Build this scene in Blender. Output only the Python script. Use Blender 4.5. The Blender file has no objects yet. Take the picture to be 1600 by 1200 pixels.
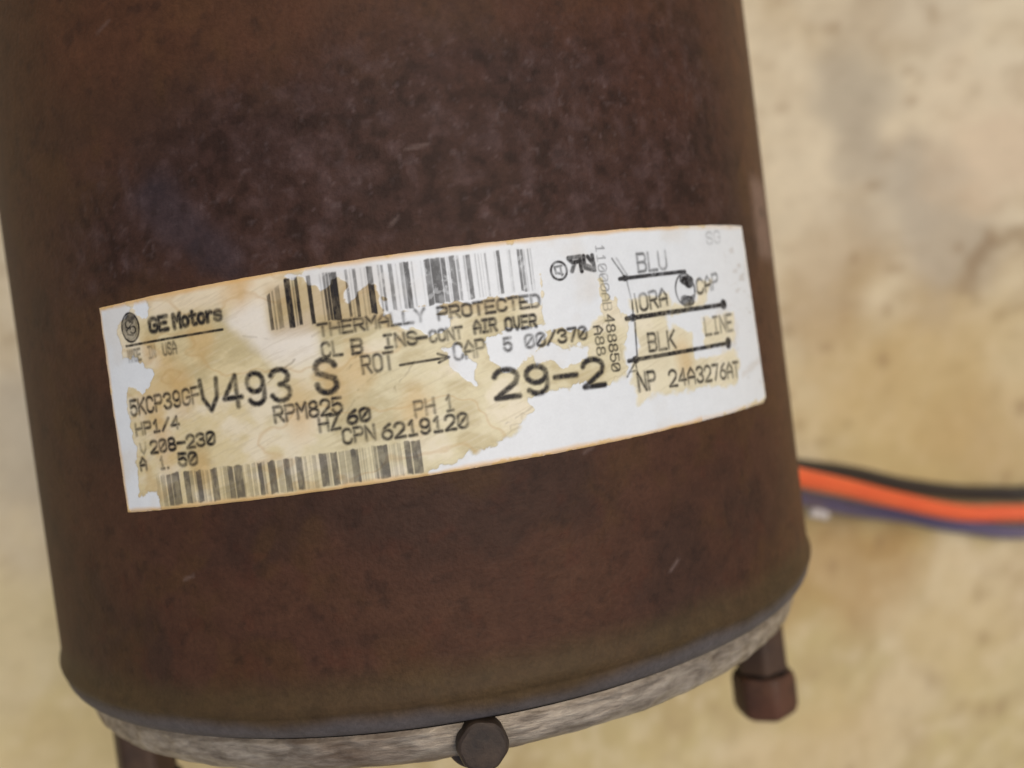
import bpy, math, random
import numpy as np
from mathutils import Matrix, Vector

# ------------------------------------------------------------------ camera, sky, sun, exposure
S = bpy.context.scene
COL = S.collection
RAD = 0.070                       # radius of the motor shell, metres (1 unit = 1 m)
RMM = 70.0

cam_data = bpy.data.cameras.new("camera")
cam = bpy.data.objects.new("camera", cam_data)
COL.objects.link(cam)
S.camera = cam
cam_data.sensor_fit = 'HORIZONTAL'
cam_data.sensor_width = 36.0
cam_data.lens = 36.0 * 1376.54 / 1600.0
cam_data.clip_start = 0.005
cam_data.clip_end = 50.0
cam.matrix_world = Matrix.Translation((0, 0, RAD + RAD * 2.5545)) @ (
    Matrix.Rotation(-0.0264, 4, 'X') @ Matrix.Rotation(-0.1001, 4, 'Y') @ Matrix.Rotation(-0.1301, 4, 'Z'))
cam_data.dof.use_dof = True
cam_data.dof.focus_distance = 0.1105
cam_data.dof.aperture_fstop = 12.0
cam_data.dof.aperture_blades = 0

SUN_EL, SUN_AZ = math.radians(72), math.radians(50)       # azimuth clockwise from +Y
world = bpy.data.worlds.new("World")
S.world = world
world.use_nodes = True
wn = world.node_tree
bg = wn.nodes['Background']
sky = wn.nodes.new('ShaderNodeTexSky')
sky.sky_type = 'NISHITA'
sky.sun_disc = False
sky.sun_elevation = SUN_EL
sky.sun_rotation = SUN_AZ
sky.air_density = 1.0
sky.dust_density = 4.0
sky.ozone_density = 0.5
wn.links.new(sky.outputs[0], bg.inputs[0])
bg.inputs[1].default_value = 0.10

sd = bpy.data.lights.new("sun", 'SUN')
sd.energy = 1.5
sd.angle = math.radians(40)
sd.color = (1.0, 0.90, 0.76)
sun = bpy.data.objects.new("sun", sd)
COL.objects.link(sun)
sdir = Vector((math.sin(SUN_AZ) * math.cos(SUN_EL), math.cos(SUN_AZ) * math.cos(SUN_EL), math.sin(SUN_EL)))
sun.rotation_euler = sdir.to_track_quat('Z', 'Y').to_euler()
sun.location = (0.6, 0.6, 1.2)

S.view_settings.view_transform = 'Standard'
S.view_settings.look = 'None'
S.view_settings.gamma = 1.0
S.view_settings.use_curve_mapping = False
S.view_settings.exposure = -0.10
S.cycles.use_denoising = True

# ------------------------------------------------------------------ helpers
def lin(r, g, b):
    f = lambda c: c / 12.92 if c <= 0.04045 else ((c + 0.055) / 1.055) ** 2.4
    return np.array([f(r / 255.0), f(g / 255.0), f(b / 255.0)])

def _hash(ix, iy, seed):
    n = (ix.astype(np.int64) * 374761393 + iy.astype(np.int64) * 668265263 + seed * 1442695041) & 0xffffffff
    n = ((n ^ (n >> 13)) * 1274126177) & 0xffffffff
    n = n ^ (n >> 16)
    return (n & 0xffff) / 65535.0

def vnoise(x, y, seed=0):
    ix, iy = np.floor(x), np.floor(y)
    fx, fy = x - ix, y - iy
    fx, fy = fx * fx * fx * (fx * (fx * 6 - 15) + 10), fy * fy * fy * (fy * (fy * 6 - 15) + 10)
    a, b = _hash(ix, iy, seed), _hash(ix + 1, iy, seed)
    c, d = _hash(ix, iy + 1, seed), _hash(ix + 1, iy + 1, seed)
    return (a * (1 - fx) + b * fx) * (1 - fy) + (c * (1 - fx) + d * fx) * fy

def fbm(x, y, seed=0, octs=4, gain=0.5):
    s, a, t = 0.0, 1.0, 0.0
    for o in range(octs):
        ca, sa = math.cos(o * 1.1), math.sin(o * 1.1)
        s = s + a * vnoise((x * ca - y * sa) * 2 ** o + 17.3 * o, (x * sa + y * ca) * 2 ** o - 9.1 * o, seed + o)
        t += a
        a *= gain
    return s / t                       # 0..1, mean 0.5

def sstep(a, b, x):
    t = np.clip((x - a) / (b - a), 0, 1)
    return t * t * (3 - 2 * t)

def mixc(col, new, k):
    return col * (1 - k[..., None]) + np.asarray(new) * k[..., None]

def seg_dist(X, Y, x0, y0, x1, y1):
    dx, dy = x1 - x0, y1 - y0
    L = dx * dx + dy * dy + 1e-12
    t = np.clip(((X - x0) * dx + (Y - y0) * dy) / L, 0, 1)
    return np.hypot(X - x0 - t * dx, Y - y0 - t * dy)

def poly_sd(X, Y, pts):
    """signed distance to a closed polygon, positive inside"""
    d = np.full(X.shape, 1e9)
    inside = np.zeros(X.shape, bool)
    n = len(pts)
    for i in range(n):
        x0, y0 = pts[i]
        x1, y1 = pts[(i + 1) % n]
        d = np.minimum(d, seg_dist(X, Y, x0, y0, x1, y1))
        if y0 != y1:
            c = ((y0 > Y) != (y1 > Y)) & (X < (x1 - x0) * (Y - y0) / (y1 - y0) + x0)
            inside ^= c
    return np.where(inside, d, -d)

def link(name, me, mat=None, parent=None, label=None):
    o = bpy.data.objects.new(name, me)
    COL.objects.link(o)
    if mat is not None:
        me.materials.append(mat)
    if parent is not None:
        o.parent = parent
    if label:
        o['label'] = label
    return o

def raw_mesh(name, V, F, smooth=True):
    """V (n,3) float, F (m,4) int"""
    me = bpy.data.meshes.new(name)
    V = np.asarray(V, np.float32)
    F = np.asarray(F, np.int32)
    me.vertices.add(len(V))
    me.vertices.foreach_set('co', V.ravel())
    k = F.shape[1]
    me.loops.add(F.size)
    me.loops.foreach_set('vertex_index', F.ravel())
    me.polygons.add(len(F))
    me.polygons.foreach_set('loop_start', np.arange(0, F.size, k, dtype=np.int32))
    me.polygons.foreach_set('loop_total', np.full(len(F), k, np.int32))
    me.polygons.foreach_set('use_smooth', np.full(len(F), smooth, bool))
    me.update(calc_edges=True)
    return me

def grid_faces(nx, ny, wrap=False):
    """verts indexed j*nx+i, i along x"""
    i = np.arange(nx if wrap else nx - 1)
    j = np.arange(ny - 1)
    I, J = np.meshgrid(i, j)
    I2 = (I + 1) % nx
    return np.stack([J * nx + I, J * nx + I2, (J + 1) * nx + I2, (J + 1) * nx + I], -1).reshape(-1, 4)

def set_col(me, name, rgb):
    a = me.color_attributes.new(name, 'FLOAT_COLOR', 'POINT')
    rgba = np.ones((len(me.vertices), 4), np.float32)
    rgba[:, :3] = np.clip(rgb.reshape(-1, 3), 0, 1)
    a.data.foreach_set('color', rgba.ravel())

def set_float(me, name, v):
    a = me.attributes.new(name, 'FLOAT', 'POINT')
    a.data.foreach_set('value', np.asarray(v, np.float32).ravel())

def on_shell(s, t, r):
    """s = arc length round the shell, t = along its axis, r = radius, all in mm -> metres"""
    th = s / RMM
    return np.stack([r * np.sin(th) * 1e-3, t * 1e-3 + 0 * s, RAD + r * np.cos(th) * 1e-3], -1)

# ------------------------------------------------------------------ materials
def new_mat(name):
    m = bpy.data.materials.new(name)
    m.use_nodes = True
    nt = m.node_tree
    return m, nt, nt.nodes['Principled BSDF']

def nd(nt, typ, **kw):
    n = nt.nodes.new(typ)
    for k, v in kw.items():
        setattr(n, k, v)
    return n

def noise(nt, vec, scale, detail=4, rough=0.55, dist=0.0):
    n = nd(nt, 'ShaderNodeTexNoise')
    n.inputs['Scale'].default_value = scale
    n.inputs['Detail'].default_value = detail
    n.inputs['Roughness'].default_value = rough
    n.inputs['Distortion'].default_value = dist
    nt.links.new(vec, n.inputs['Vector'])
    return n.outputs['Fac']

def ramp(nt, fac, stops):
    n = nd(nt, 'ShaderNodeValToRGB')
    e = n.color_ramp.elements
    while len(e) < len(stops):
        e.new(0.5)
    for q, (p, c) in zip(e, stops):
        q.position = p
        c = (c, c, c) if not hasattr(c, '__len__') else c
        q.color = (*c, 1)
    nt.links.new(fac, n.inputs[0])
    return n.outputs['Color']

def mix(nt, fac, a, b, mode='MIX'):
    n = nd(nt, 'ShaderNodeMix', data_type='RGBA', blend_type=mode)
    if hasattr(fac, 'is_linked') or hasattr(fac, 'links'):
        nt.links.new(fac, n.inputs[0])
    else:
        n.inputs[0].default_value = fac
    for v, k in ((a, 6), (b, 7)):
        if hasattr(v, 'links'):
            nt.links.new(v, n.inputs[k])
        else:
            n.inputs[k].default_value = (*v, 1)
    return n.outputs[2]

def bump(nt, bsdf, height, strength, dist):
    b = nd(nt, 'ShaderNodeBump')
    b.inputs['Strength'].default_value = strength
    b.inputs['Distance'].default_value = dist
    nt.links.new(height, b.inputs['Height'])
    nt.links.new(b.outputs[0], bsdf.inputs['Normal'])

def coords(nt, scale=(1, 1, 1)):
    t = nd(nt, 'ShaderNodeTexCoord')
    m = nd(nt, 'ShaderNodeMapping')
    m.inputs['Scale'].default_value = scale
    nt.links.new(t.outputs['Object'], m.inputs['Vector'])
    return m.outputs[0]

def attr_col(nt, name):
    a = nd(nt, 'ShaderNodeAttribute', attribute_name=name)
    return a

def painted_mat(name, speck, speck_scale, rough, spec, bstr, bdist, stretch=(1, 1, 1)):
    """vertex colour for the broad patches, procedural noise for the grain"""
    m, nt, b = new_mat(name)
    v = coords(nt, stretch)
    c = attr_col(nt, 'surf_col').outputs['Color']
    n1 = noise(nt, v, speck_scale, 5, 0.65)
    n2 = noise(nt, v, speck_scale * 5, 3, 0.6)
    g = ramp(nt, n1, [(0.25, 1 - speck), (0.5, 1.0), (0.78, 1 + speck)])
    c = mix(nt, 1.0, c, g, 'MULTIPLY')
    g2 = ramp(nt, n2, [(0.3, 1 - speck * .55), (0.7, 1 + speck * .55)])
    c = mix(nt, 1.0, c, g2, 'MULTIPLY')
    nt.links.new(c, b.inputs['Base Color'])
    b.inputs['Roughness'].default_value = rough
    b.inputs['Specular IOR Level'].default_value = spec
    add = nd(nt, 'ShaderNodeMath', operation='ADD')
    nt.links.new(n1, add.inputs[0])
    nt.links.new(n2, add.inputs[1])
    bump(nt, b, add.outputs[0], bstr, bdist)
    return m, nt, b

def plain_mat(name, c0, c1, scale, rough, spec=0.5, metal=0.0, bstr=0.2, bdist=0.0003, stretch=(1, 1, 1), extra=None):
    m, nt, b = new_mat(name)
    v = coords(nt, stretch)
    n = noise(nt, v, scale, 6, 0.65)
    stops = [(0.3, tuple(c0)), (0.7, tuple(c1))]
    c = ramp(nt, n, stops)
    if extra is not None:
        ec, es, lo, hi = extra
        c = mix(nt, ramp(nt, noise(nt, v, es, 4, 0.6), [(lo, 0.0), (hi, 1.0)]), c, tuple(ec))
    nt.links.new(c, b.inputs['Base Color'])
    b.inputs['Roughness'].default_value = rough
    b.inputs['Specular IOR Level'].default_value = spec
    b.inputs['Metallic'].default_value = metal
    bump(nt, b, n, bstr, bdist)
    return m
# ------------------------------------------------------------------ measured layout of the nameplate, mm on the shell
TEXTS = [
    ('GE', -34.9, 9.40, -32.0, 9.44, 1.8, 0.40, 0.8),
    ('Motors', -31.0, 9.43, -23.9, 9.61, 1.8, 0.38, 0.8),
    ('MADE', -39.32, 6.05, -36.98, 6.12, 1.58, 0.20, 0.50),
    ('IN', -35.75, 6.14, -34.43, 6.23, 1.57, 0.20, 0.45),
    ('USA', -33.27, 6.25, -31.01, 6.30, 1.55, 0.22, 0.55),
    ('5KCP39GF', -40.23, -0.94, -28.48, -0.26, 2.07, 0.26, 0.80),
    ('V493', -28.39, -1.49, -16.15, -1.37, 4.01, 0.42, 0.95),
    ('S', -12.85, -1.06, -10.22, -1.15, 4.19, 0.50, 0.98),
    ('RPM825', -18.76, -3.92, -10.01, -3.71, 1.98, 0.26, 0.80),
    ('HZ', -13.25, -5.76, -10.58, -5.62, 1.90, 0.26, 0.80),
    ('60', -9.66, -5.26, -6.79, -5.07, 1.66, 0.30, 0.90),
    ('PH', -1.43, -5.46, 1.12, -5.24, 1.98, 0.24, 0.70),
    ('1', 2.38, -5.25, 3.50, -5.17, 1.99, 0.24, 0.60),
    ('CPN', -10.53, -7.60, -6.48, -7.48, 1.90, 0.24, 0.75),
    ('6219120', -5.72, -7.66, 4.95, -7.52, 1.91, 0.26, 0.80),
    ('HP1/4', -39.78, -3.52, -32.22, -3.16, 1.58, 0.27, 0.75),
    ('V', -39.45, -6.08, -38.25, -5.99, 1.52, 0.20, 0.40),
    ('208-230', -37.57, -6.04, -27.17, -5.68, 1.65, 0.28, 0.85),
    ('A', -39.86, -8.17, -38.65, -8.08, 1.69, 0.27, 0.75),
    ('1.', -36.30, -8.23, -34.54, -8.10, 1.66, 0.24, 0.60),
    ('50', -33.16, -8.03, -30.23, -8.02, 1.65, 0.32, 0.85),
    ('THERMALLY', -11.83, 5.84, 1.41, 6.12, 1.57, 0.23, 0.75),
    ('PROTECTED', 2.89, 6.02, 16.07, 6.31, 1.60, 0.25, 0.80),
    ('CL', -11.70, 3.30, -9.15, 3.28, 1.81, 0.25, 0.75),
    ('B', -7.98, 3.21, -6.64, 3.20, 1.81, 0.28, 0.85),
    ('INS', -4.11, 3.42, 0.04, 3.45, 1.65, 0.25, 0.75),
    ('-', 0.04, 3.45, 1.22, 3.46, 1.42, 0.28, 0.80),
    ('CONT', 1.53, 3.42, 5.66, 3.47, 1.51, 0.24, 0.75),
    ('AIR', 7.07, 3.85, 10.01, 3.91, 1.60, 0.28, 0.80),
    ('OVER', 11.05, 3.71, 15.21, 3.80, 1.62, 0.28, 0.85),
    ('ROT', -7.06, 0.65, -3.12, 0.78, 2.21, 0.24, 0.70),
    ('CAP', 4.20, 0.87, 8.23, 1.00, 2.15, 0.24, 0.70),
    ('5', 10.56, 1.19, 11.64, 1.22, 1.69, 0.27, 0.80),
    ('00/370', 13.33, 1.26, 22.00, 1.51, 1.72, 0.25, 0.80),
    ('29-2', 8.74, -4.52, 23.78, -4.71, 3.60, 0.46, 0.90),
    ('BLU', 31.22, 9.51, 36.63, 9.68, 2.52, 0.27, 0.70),
    ('ORA', 30.72, 4.31, 35.78, 4.80, 2.34, 0.27, 0.75),
    ('CAP', 42.09, 5.85, 47.61, 6.64, 2.20, 0.27, 0.70),
    ('LINE', 42.85, -0.01, 50.09, 0.22, 2.51, 0.25, 0.60),
    ('BLK', 31.40, -1.18, 36.37, -1.15, 2.45, 0.27, 0.75),
    ('NP', 28.85, -6.21, 31.94, -6.18, 2.42, 0.30, 0.80),
    ('24A3276AT', 34.26, -6.29, 50.32, -6.65, 2.28, 0.26, 0.75),
    ('SG', 45.81, 12.89, 49.65, 13.18, 1.86, 0.18, 0.35),
]
BARS_LOW = [(-37.31, -36.76, 0.2), (-35.53, -34.78, 0.8), (-34.66, -33.41, 0.85), (-32.66, -31.75, 0.85), (-31.43, -31.24, 0.3), (-30.73, -29.95, 0.9), (-29.74, -29.55, 0.5), (-29.26, -28.97, 0.3), (-28.48, -27.55, 0.85), (-27.06, -26.88, 0.3), (-26.59, -26.41, 0.4), (-26.04, -25.31, 0.85), (-25.12, -23.96, 0.8), (-23.49, -23.32, 0.3), (-22.61, -22.43, 0.5), (-22.34, -22.17, 0.5), (-21.82, -21.22, 0.9), (-21.12, -20.86, 0.6), (-20.43, -19.5, 0.85), (-18.89, -18.73, 0.5), (-18.38, -17.56, 0.85), (-17.38, -17.13, 0.5), (-16.79, -15.98, 0.85), (-15.72, -15.56, 0.5), (-14.98, -14.9, 0.4), (-14.65, -14.49, 0.6), (-14.33, -14.16, 0.5), (-13.76, -12.8, 0.85), (-12.62, -12.46, 0.4), (-12.3, -11.51, 0.85), (-11.18, -11.1, 0.4), (-10.78, -10.62, 0.5), (-10.46, -10.3, 0.5), (-10.14, -9.98, 0.4), (-9.82, -8.88, 0.9), (-8.71, -8.55, 0.4), (-8.39, -8.23, 0.6), (-8.07, -7.92, 0.5), (-7.6, -7.44, 0.4), (-6.97, -6.66, 0.85), (-6.5, -5.26, 0.9), (-5.08, -4.93, 0.4), (-4.77, -4.61, 0.5), (-4.29, -4.22, 0.4), (-3.9, -3.82, 0.3), (-3.2, -2.5, 0.9), (-2.33, -1.25, 0.9)]
BARS_TOP = [(-15.21, -14.49, 0.9), (-14.24, -14.08, 0.7), (-13.92, -13.52, 0.9), (-12.39, -11.92, 0.85), (-10.8, -10.64, 0.4), (-10.4, -10.09, 0.8), (-10.01, -9.69, 0.9), (-9.61, -8.68, 0.95), (-7.65, -7.34, 0.7), (-7.1, -6.94, 0.4), (-6.71, -6.32, 0.7), (-5.77, -5.61, 0.4), (-5.3, -5.15, 0.4), (-4.99, -4.3, 0.95), (-3.66, -3.43, 0.6), (-3.27, -2.97, 0.85), (-2.34, -1.88, 0.7), (-1.48, -1.33, 0.4), (-0.94, -0.55, 0.5), (-0.47, 0.15, 0.95), (0.47, 0.62, 0.7), (1.57, 1.72, 0.3), (2.04, 2.73, 0.95), (2.82, 3.99, 0.97), (4.09, 4.63, 0.9), (4.8, 5.03, 0.3), (5.12, 5.82, 0.8), (5.99, 6.31, 0.6), (6.87, 7.11, 0.5), (7.2, 7.75, 0.85), (8.33, 8.49, 0.5), (8.73, 8.89, 0.4), (9.14, 9.22, 0.5), (9.55, 9.79, 0.6), (10.78, 10.94, 0.4), (11.11, 11.52, 0.85), (12.52, 12.61, 0.4), (12.69, 12.94, 0.4), (13.79, 14.12, 0.9), (14.21, 14.55, 0.8), (14.64, 14.81, 0.4), (15.15, 15.32, 0.8), (15.5, 15.67, 0.4)]
PATCH = {
    'outline': [(-43.91, 13.84), (-43.57, 14.13), (34.86, 15.69), (57.66, 16.1), (59.11, -10.8), (56.77, -11.34), (-43.61, -13.58)],
    'w_left': [(-43.7, 13.56), (-35.12, 13.75), (-34.24, 12.64), (-35.38, 11.14), (-37.71, 12.46), (-40.27, 10.97), (-40.38, 6.77), (-37.04, 5.79), (-35.79, 4.15), (-36.3, 2.54), (-37.61, 1.59), (-39.79, 2.48), (-40.6, 0.87), (-40.4, -4.24), (-40.77, -8.46), (-40.88, -11.44), (-37.55, -11.34), (-37.46, -13.28), (-42.94, -13.51), (-44.16, -8.72), (-43.96, 2.03)],
    'w_cream': [(-23.71, 9.55), (-22.04, 7.73), (-20.37, 5.52), (-17.64, 3.98), (-14.4, 3.56), (-12.04, 3.1), (-11.99, 6.41), (-12.96, 8.11), (-17.55, 7.53), (-18.28, 11.19), (-20.78, 11.54)],
    'w_tear1': [(-2.92, 7.76), (0.42, 8.14), (4.68, 7.63), (2.59, 6.77), (5.54, 6.26), (4.01, 5.49), (3.09, 4.5), (1.05, 4.59), (-0.7, 5.59), (-2.35, 6.12)],
    'w_tear2': [(2.84, 2.55), (4.67, 3.27), (5.34, 2.23), (6.92, 0.2), (6.37, -2.12), (5.29, -1.82), (4.51, -0.45), (3.46, 1.28)],
    'w_tear3': [(8.68, 3.18), (11.07, 3.86), (11.94, 4.09), (15.73, 3.83), (15.99, 2.58), (14.72, 0.85), (13.25, 0.06), (11.78, -0.89), (10.29, -0.79), (9.0, 0.58)],
    'w_tear4': [(14.72, 0.85), (16.0, 1.35), (18.35, 0.43), (20.71, 0.98), (21.82, 0.28), (21.3, -1.4), (19.42, -1.67), (18.04, -1.84), (16.56, -1.0), (14.29, -1.04)],
    'w_bar': [(-15.42, 13.8), (-12.96, 14.01), (-5.76, 14.63), (5.25, 15.01), (16.42, 15.3), (17.47, 13.43), (16.31, 6.21), (14.13, 7.89), (7.52, 7.95), (4.29, 7.68), (0.78, 7.94), (-0.48, 7.3), (-3.42, 7.51), (-3.35, 9.23), (-4.3, 10.92), (-5.5, 10.68), (-7.58, 9.77), (-7.66, 12.13), (-8.72, 13.05), (-10.92, 11.38), (-12.44, 11.97), (-12.6, 13.1)],
    'w_right': [(16.42, 15.3), (34.86, 15.69), (57.66, 16.1), (59.11, -10.8), (41.0, -11.65), (16.19, -12.09), (1.66, -12.64), (-1.17, -12.56), (-0.45, -11.86), (2.29, -11.45), (4.74, -10.37), (6.44, -10.29), (8.01, -10.04), (10.2, -9.07), (11.28, -8.42), (10.3, -8.28), (12.13, -7.08), (13.23, -6.43), (12.86, -5.4), (14.98, -4.88), (17.01, -4.17), (20.0, -4.06), (23.16, -4.97), (25.75, -4.12), (27.98, -2.95), (26.65, -1.52), (28.22, 3.41), (26.77, 6.08), (25.16, 8.73), (24.19, 5.46), (24.68, 2.06), (22.86, 2.91), (18.66, 2.69), (16.14, 3.62), (16.14, 6.23)],
    't_ora': [(29.34, 5.87), (31.06, 6.43), (36.36, 6.7), (36.45, 3.61), (43.4, 4.24), (45.66, 7.63), (42.61, 7.74), (41.79, 5.05), (36.11, 4.51), (35.08, 2.83), (36.92, -0.85), (30.82, -1.98), (29.21, 1.61)],
    't_blk': [(28.9, -1.77), (31.52, 0.97), (36.76, 1.82), (39.84, 0.68), (39.85, -2.92), (45.02, -2.95), (49.46, -2.39), (51.19, -3.96), (49.52, -7.61), (34.04, -6.88), (31.13, -7.03), (28.57, -8.06), (27.97, -5.08)],
    't_line': [(42.71, 2.27), (50.7, 2.75), (50.62, -1.53), (42.2, -1.78)],
    't_num': [(22.94, 3.49), (26.02, 4.45), (27.4, 0.09), (27.14, -3.7), (23.71, -4.54), (21.83, -0.97)],
    't_edge': [(10.59, -6.06), (12.72, -6.44), (11.28, -8.42), (6.75, -10.34), (5.11, -10.58), (3.7, -9.1)],
}
AMBER = [ (-27.49, 7.64, 1.15), (-33.02, 4.09, 1.15), (-36.18, -0.38, 1.48), (-21.76, 13.67, 1.15), (-10.87, -0.04, 1.15), (-7.50, 1.50, 1.15), (-1.22, -4.45, 1.15), (-29.80, -8.38, 0.98), (-34.93, -5.49, 1.15), (-31.14, 1.41, 1.15), (-15.26, -2.66, 1.31), (37.62, -2.70, 0.98), (-35.83, 7.48, 0.66), (-20.80, 14.32, 0.98), (-40.42, 13.85, 0.82) ]

MAT_SHELL, _nt, _b = painted_mat("rusty_steel_shell", 0.22, 330, 0.6, 0.17, 0.35, 0.00035)
MAT_FLOOR, _fnt, _fb = painted_mat("concrete", 0.05, 90, 0.85, 0.25, 0.35, 0.0008)
MAT_PAPER, _pnt, _pb = painted_mat("aged_paper_nameplate", 0.035, 500, 0.42, 0.4, 0.12, 0.0001)
MAT_CAST = plain_mat("cast_aluminium", lin(104, 92, 78), lin(184, 172, 154), 420, 0.45, 0.5, 0.3, 0.7, 0.0006, (0.45, 2.2, 1),
                     (lin(92, 70, 50), 60, 0.55, 0.75))
MAT_RUST = plain_mat("rusted_steel", lin(48, 31, 21), lin(98, 66, 46), 150, 0.6, 0.35, 0.0, 0.5, 0.0004, (1, 1, 1),
                     (lin(100, 64, 46), 45, 0.55, 0.75))
MAT_STANDOFF = plain_mat("brown_steel", lin(58, 42, 30), lin(84, 62, 44), 200, 0.55, 0.4, 0.1, 0.4, 0.0003)
MAT_DARK = plain_mat("dark_steel", lin(38, 32, 28), lin(74, 60, 48), 300, 0.55, 0.4, 0.1, 0.6, 0.0003, (1, 3, 1))
MAT_GAP = plain_mat("dark_gap", lin(22, 18, 15), lin(30, 24, 20), 200, 0.9, 0.1)
MAT_STEEL = plain_mat("bright_steel", lin(150, 148, 142), lin(200, 198, 192), 300, 0.25, 0.5, 0.9, 0.1, 0.0001)

MAT_GLINT = plain_mat("gloss_white_glint", lin(180, 174, 168), lin(214, 208, 202), 200, 0.12, 0.6)  # white for the bead that paints in the wire glint

def wire_mat(name, c, c2, rough=0.42):
    return plain_mat(name, c2, c, 60, rough, 0.45, 0.0, 0.08, 0.0002, (0.3, 1, 1))
MAT_ORANGE = wire_mat("orange_wire", lin(238, 108, 56), lin(226, 90, 48))
MAT_BLACK = wire_mat("black_wire", lin(54, 46, 34), lin(42, 35, 27), 0.5)
MAT_BLUE = wire_mat("blue_wire", lin(92, 88, 128), lin(112, 98, 108), 0.45)

def ink_mat(name, col):
    m, nt, b = new_mat(name)
    out = nt.nodes['Material Output']
    b.inputs['Base Color'].default_value = (*col, 1)
    b.inputs['Roughness'].default_value = 0.5
    b.inputs['Specular IOR Level'].default_value = 0.3
    tr = nd(nt, 'ShaderNodeBsdfTransparent')
    mx = nd(nt, 'ShaderNodeMixShader')
    a = attr_col(nt, 'ink')
    n = noise(nt, coords(nt), 1500, 3, 0.6)
    g = ramp(nt, n, [(0.28, 0.82), (0.55, 1.0)])
    mu = nd(nt, 'ShaderNodeMath', operation='MULTIPLY')
    nt.links.new(a.outputs['Fac'], mu.inputs[0])
    nt.links.new(g, mu.inputs[1])
    nt.links.new(mu.outputs[0], mx.inputs[0])
    nt.links.new(tr.outputs[0], mx.inputs[1])
    nt.links.new(b.outputs[0], mx.inputs[2])
    nt.links.new(mx.outputs[0], out.inputs[0])
    return m
MAT_INK = ink_mat("black_ink", lin(34, 30, 30))
MAT_INK_GREY = ink_mat("grey_ink", lin(62, 60, 66))

# ------------------------------------------------------------------ the setting: concrete floor
def build_floor():
    n = 420
    u = np.linspace(-1, 1, n)
    # finer near the motor, reaching well past the picture
    ax = np.sign(u) * (np.abs(u) * 0.22 + np.abs(u) ** 4 * 1.1)
    X, Y = np.meshgrid(ax, ax)
    x, y = X * 1000, Y * 1000
    wx = x + 14 * (fbm(x / 22, y / 22, 5) - .5) * 2
    wy = y + 14 * (fbm(x / 22, y / 22, 9) - .5) * 2
    base = lin(214, 200, 170)
    col = np.broadcast_to(base, X.shape + (3,)).copy()
    def blob(cx, cy, rx, ry, c, k, soft=.55, ang=0.0):
        nonlocal col
        dx, dy = wx - cx, wy - cy
        ca, sa = math.cos(ang), math.sin(ang)
        d = np.hypot((dx * ca + dy * sa) / rx, (-dx * sa + dy * ca) / ry)
        col = mixc(col, lin(*c), k * (1 - sstep(1 - soft, 1 + soft, d)))
    # golden lower half, greyer towards the top
    f = sstep(25, -60, wy + 18 * (fbm(x / 60, y / 60, 33) - .5))
    col = mixc(col, lin(192, 174, 122), .88 * f)
    m = fbm(wx / 44, wy / 44, 41, 4)
    col = mixc(col, lin(182, 158, 116), .4 * sstep(.48, .80, m))
    col = mixc(col, lin(218, 200, 168), .5 * sstep(.50, .28, m))
    m2 = fbm(wx / 11, wy / 11, 57, 4)
    col = mixc(col, lin(174, 150, 110), .3 * sstep(.56, .76, m2))
    col = mixc(col, lin(224, 208, 172), .22 * sstep(.44, .25, m2))
    m3 = fbm(x / 4.5, y / 4.5, 63, 4)
    col = mixc(col, lin(160, 136, 102), .3 * sstep(.54, .80, m3))
    col = mixc(col, lin(228, 214, 182), .28 * sstep(.46, .24, m3))
    blob(136, 62, 11, 17, (172, 161, 140), .65)
    blob(148, 40, 17, 10, (172, 160, 140), .5, ang=-.5)
    blob(129, 24, 16, 12, (174, 161, 140), .4)
    blob(160, 15, 12, 18, (160, 136, 104), .4)
    blob(150, 88, 20, 12, (186, 172, 148), .4)
    blob(122, 10, 14, 14, (166, 136, 92), .5)
    blob(116, -72, 26, 14, (172, 138, 84), .6, ang=.3)
    blob(128, -62, 7, 4, (146, 112, 66), .6, ang=.4)
    blob(165, -40, 20, 12, (168, 140, 96), .4)
    blob(150, -98, 22, 16, (200, 178, 128), .5)
    blob(105, -125, 22, 14, (204, 180, 134), .5)
    blob(-112, -8, 18, 26, (188, 178, 158), .7)
    blob(-118, -60, 16, 22, (194, 180, 140), .6)
    blob(-108, -104, 22, 20, (188, 170, 124), .6)
    blob(118, 45, 10, 30, (220, 206, 176), .6)
    blob(176, 40, 16, 14, (212, 190, 160), .6)
    blob(158, 22, 20, 9, (184, 174, 154), .5, ang=-.9)
    blob(148, -22, 42, 24, (198, 170, 114), .55)
    blob(130, -52, 30, 14, (196, 168, 112), .45)
    # old ring mark left by a can
    dr = np.abs(np.hypot(wx * .6 + x * .4 - 177, wy * .6 + y * .4 - 5.7) - 11.5)
    col = mixc(col, lin(138, 112, 78), .6 * (1 - sstep(.6, 4.0, dr)) * sstep(.2, .5, fbm(x / 9, y / 9, 71)))
    for i in range(60):
        rx, ry = _hash(np.array(i), np.array(3), 5), _hash(np.array(i), np.array(8), 6)
        cx, cy = 80 + rx * 130, -150 + ry * 250
        d = np.hypot(x - cx, y - cy) / (1.0 + 1.6 * _hash(np.array(i), np.array(2), 9))
        col = mixc(col, lin(146, 118, 84), .45 * (1 - sstep(.4, 1.4, d)))
    rim = sstep(.25, .5, np.maximum(np.abs(X), np.abs(Y)))
    col = mixc(col, lin(188, 168, 134), .8 * rim)
    z = (fbm(x / 60, y / 60, 3, 5) - .5) * 1.2e-3 + (fbm(x / 5, y / 5, 13, 3) - .5) * 2.5e-4
    z = z - .0006
    me = raw_mesh("concrete_floor", np.stack([X, Y, z], -1).reshape(-1, 3), grid_faces(n, n))
    set_col(me, 'surf_col', col)
    o = link("concrete_floor", me, MAT_FLOOR)
    o['kind'] = 'structure'
    o['label'] = "stained tan concrete floor under the motor"
    return o
build_floor()

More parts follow.
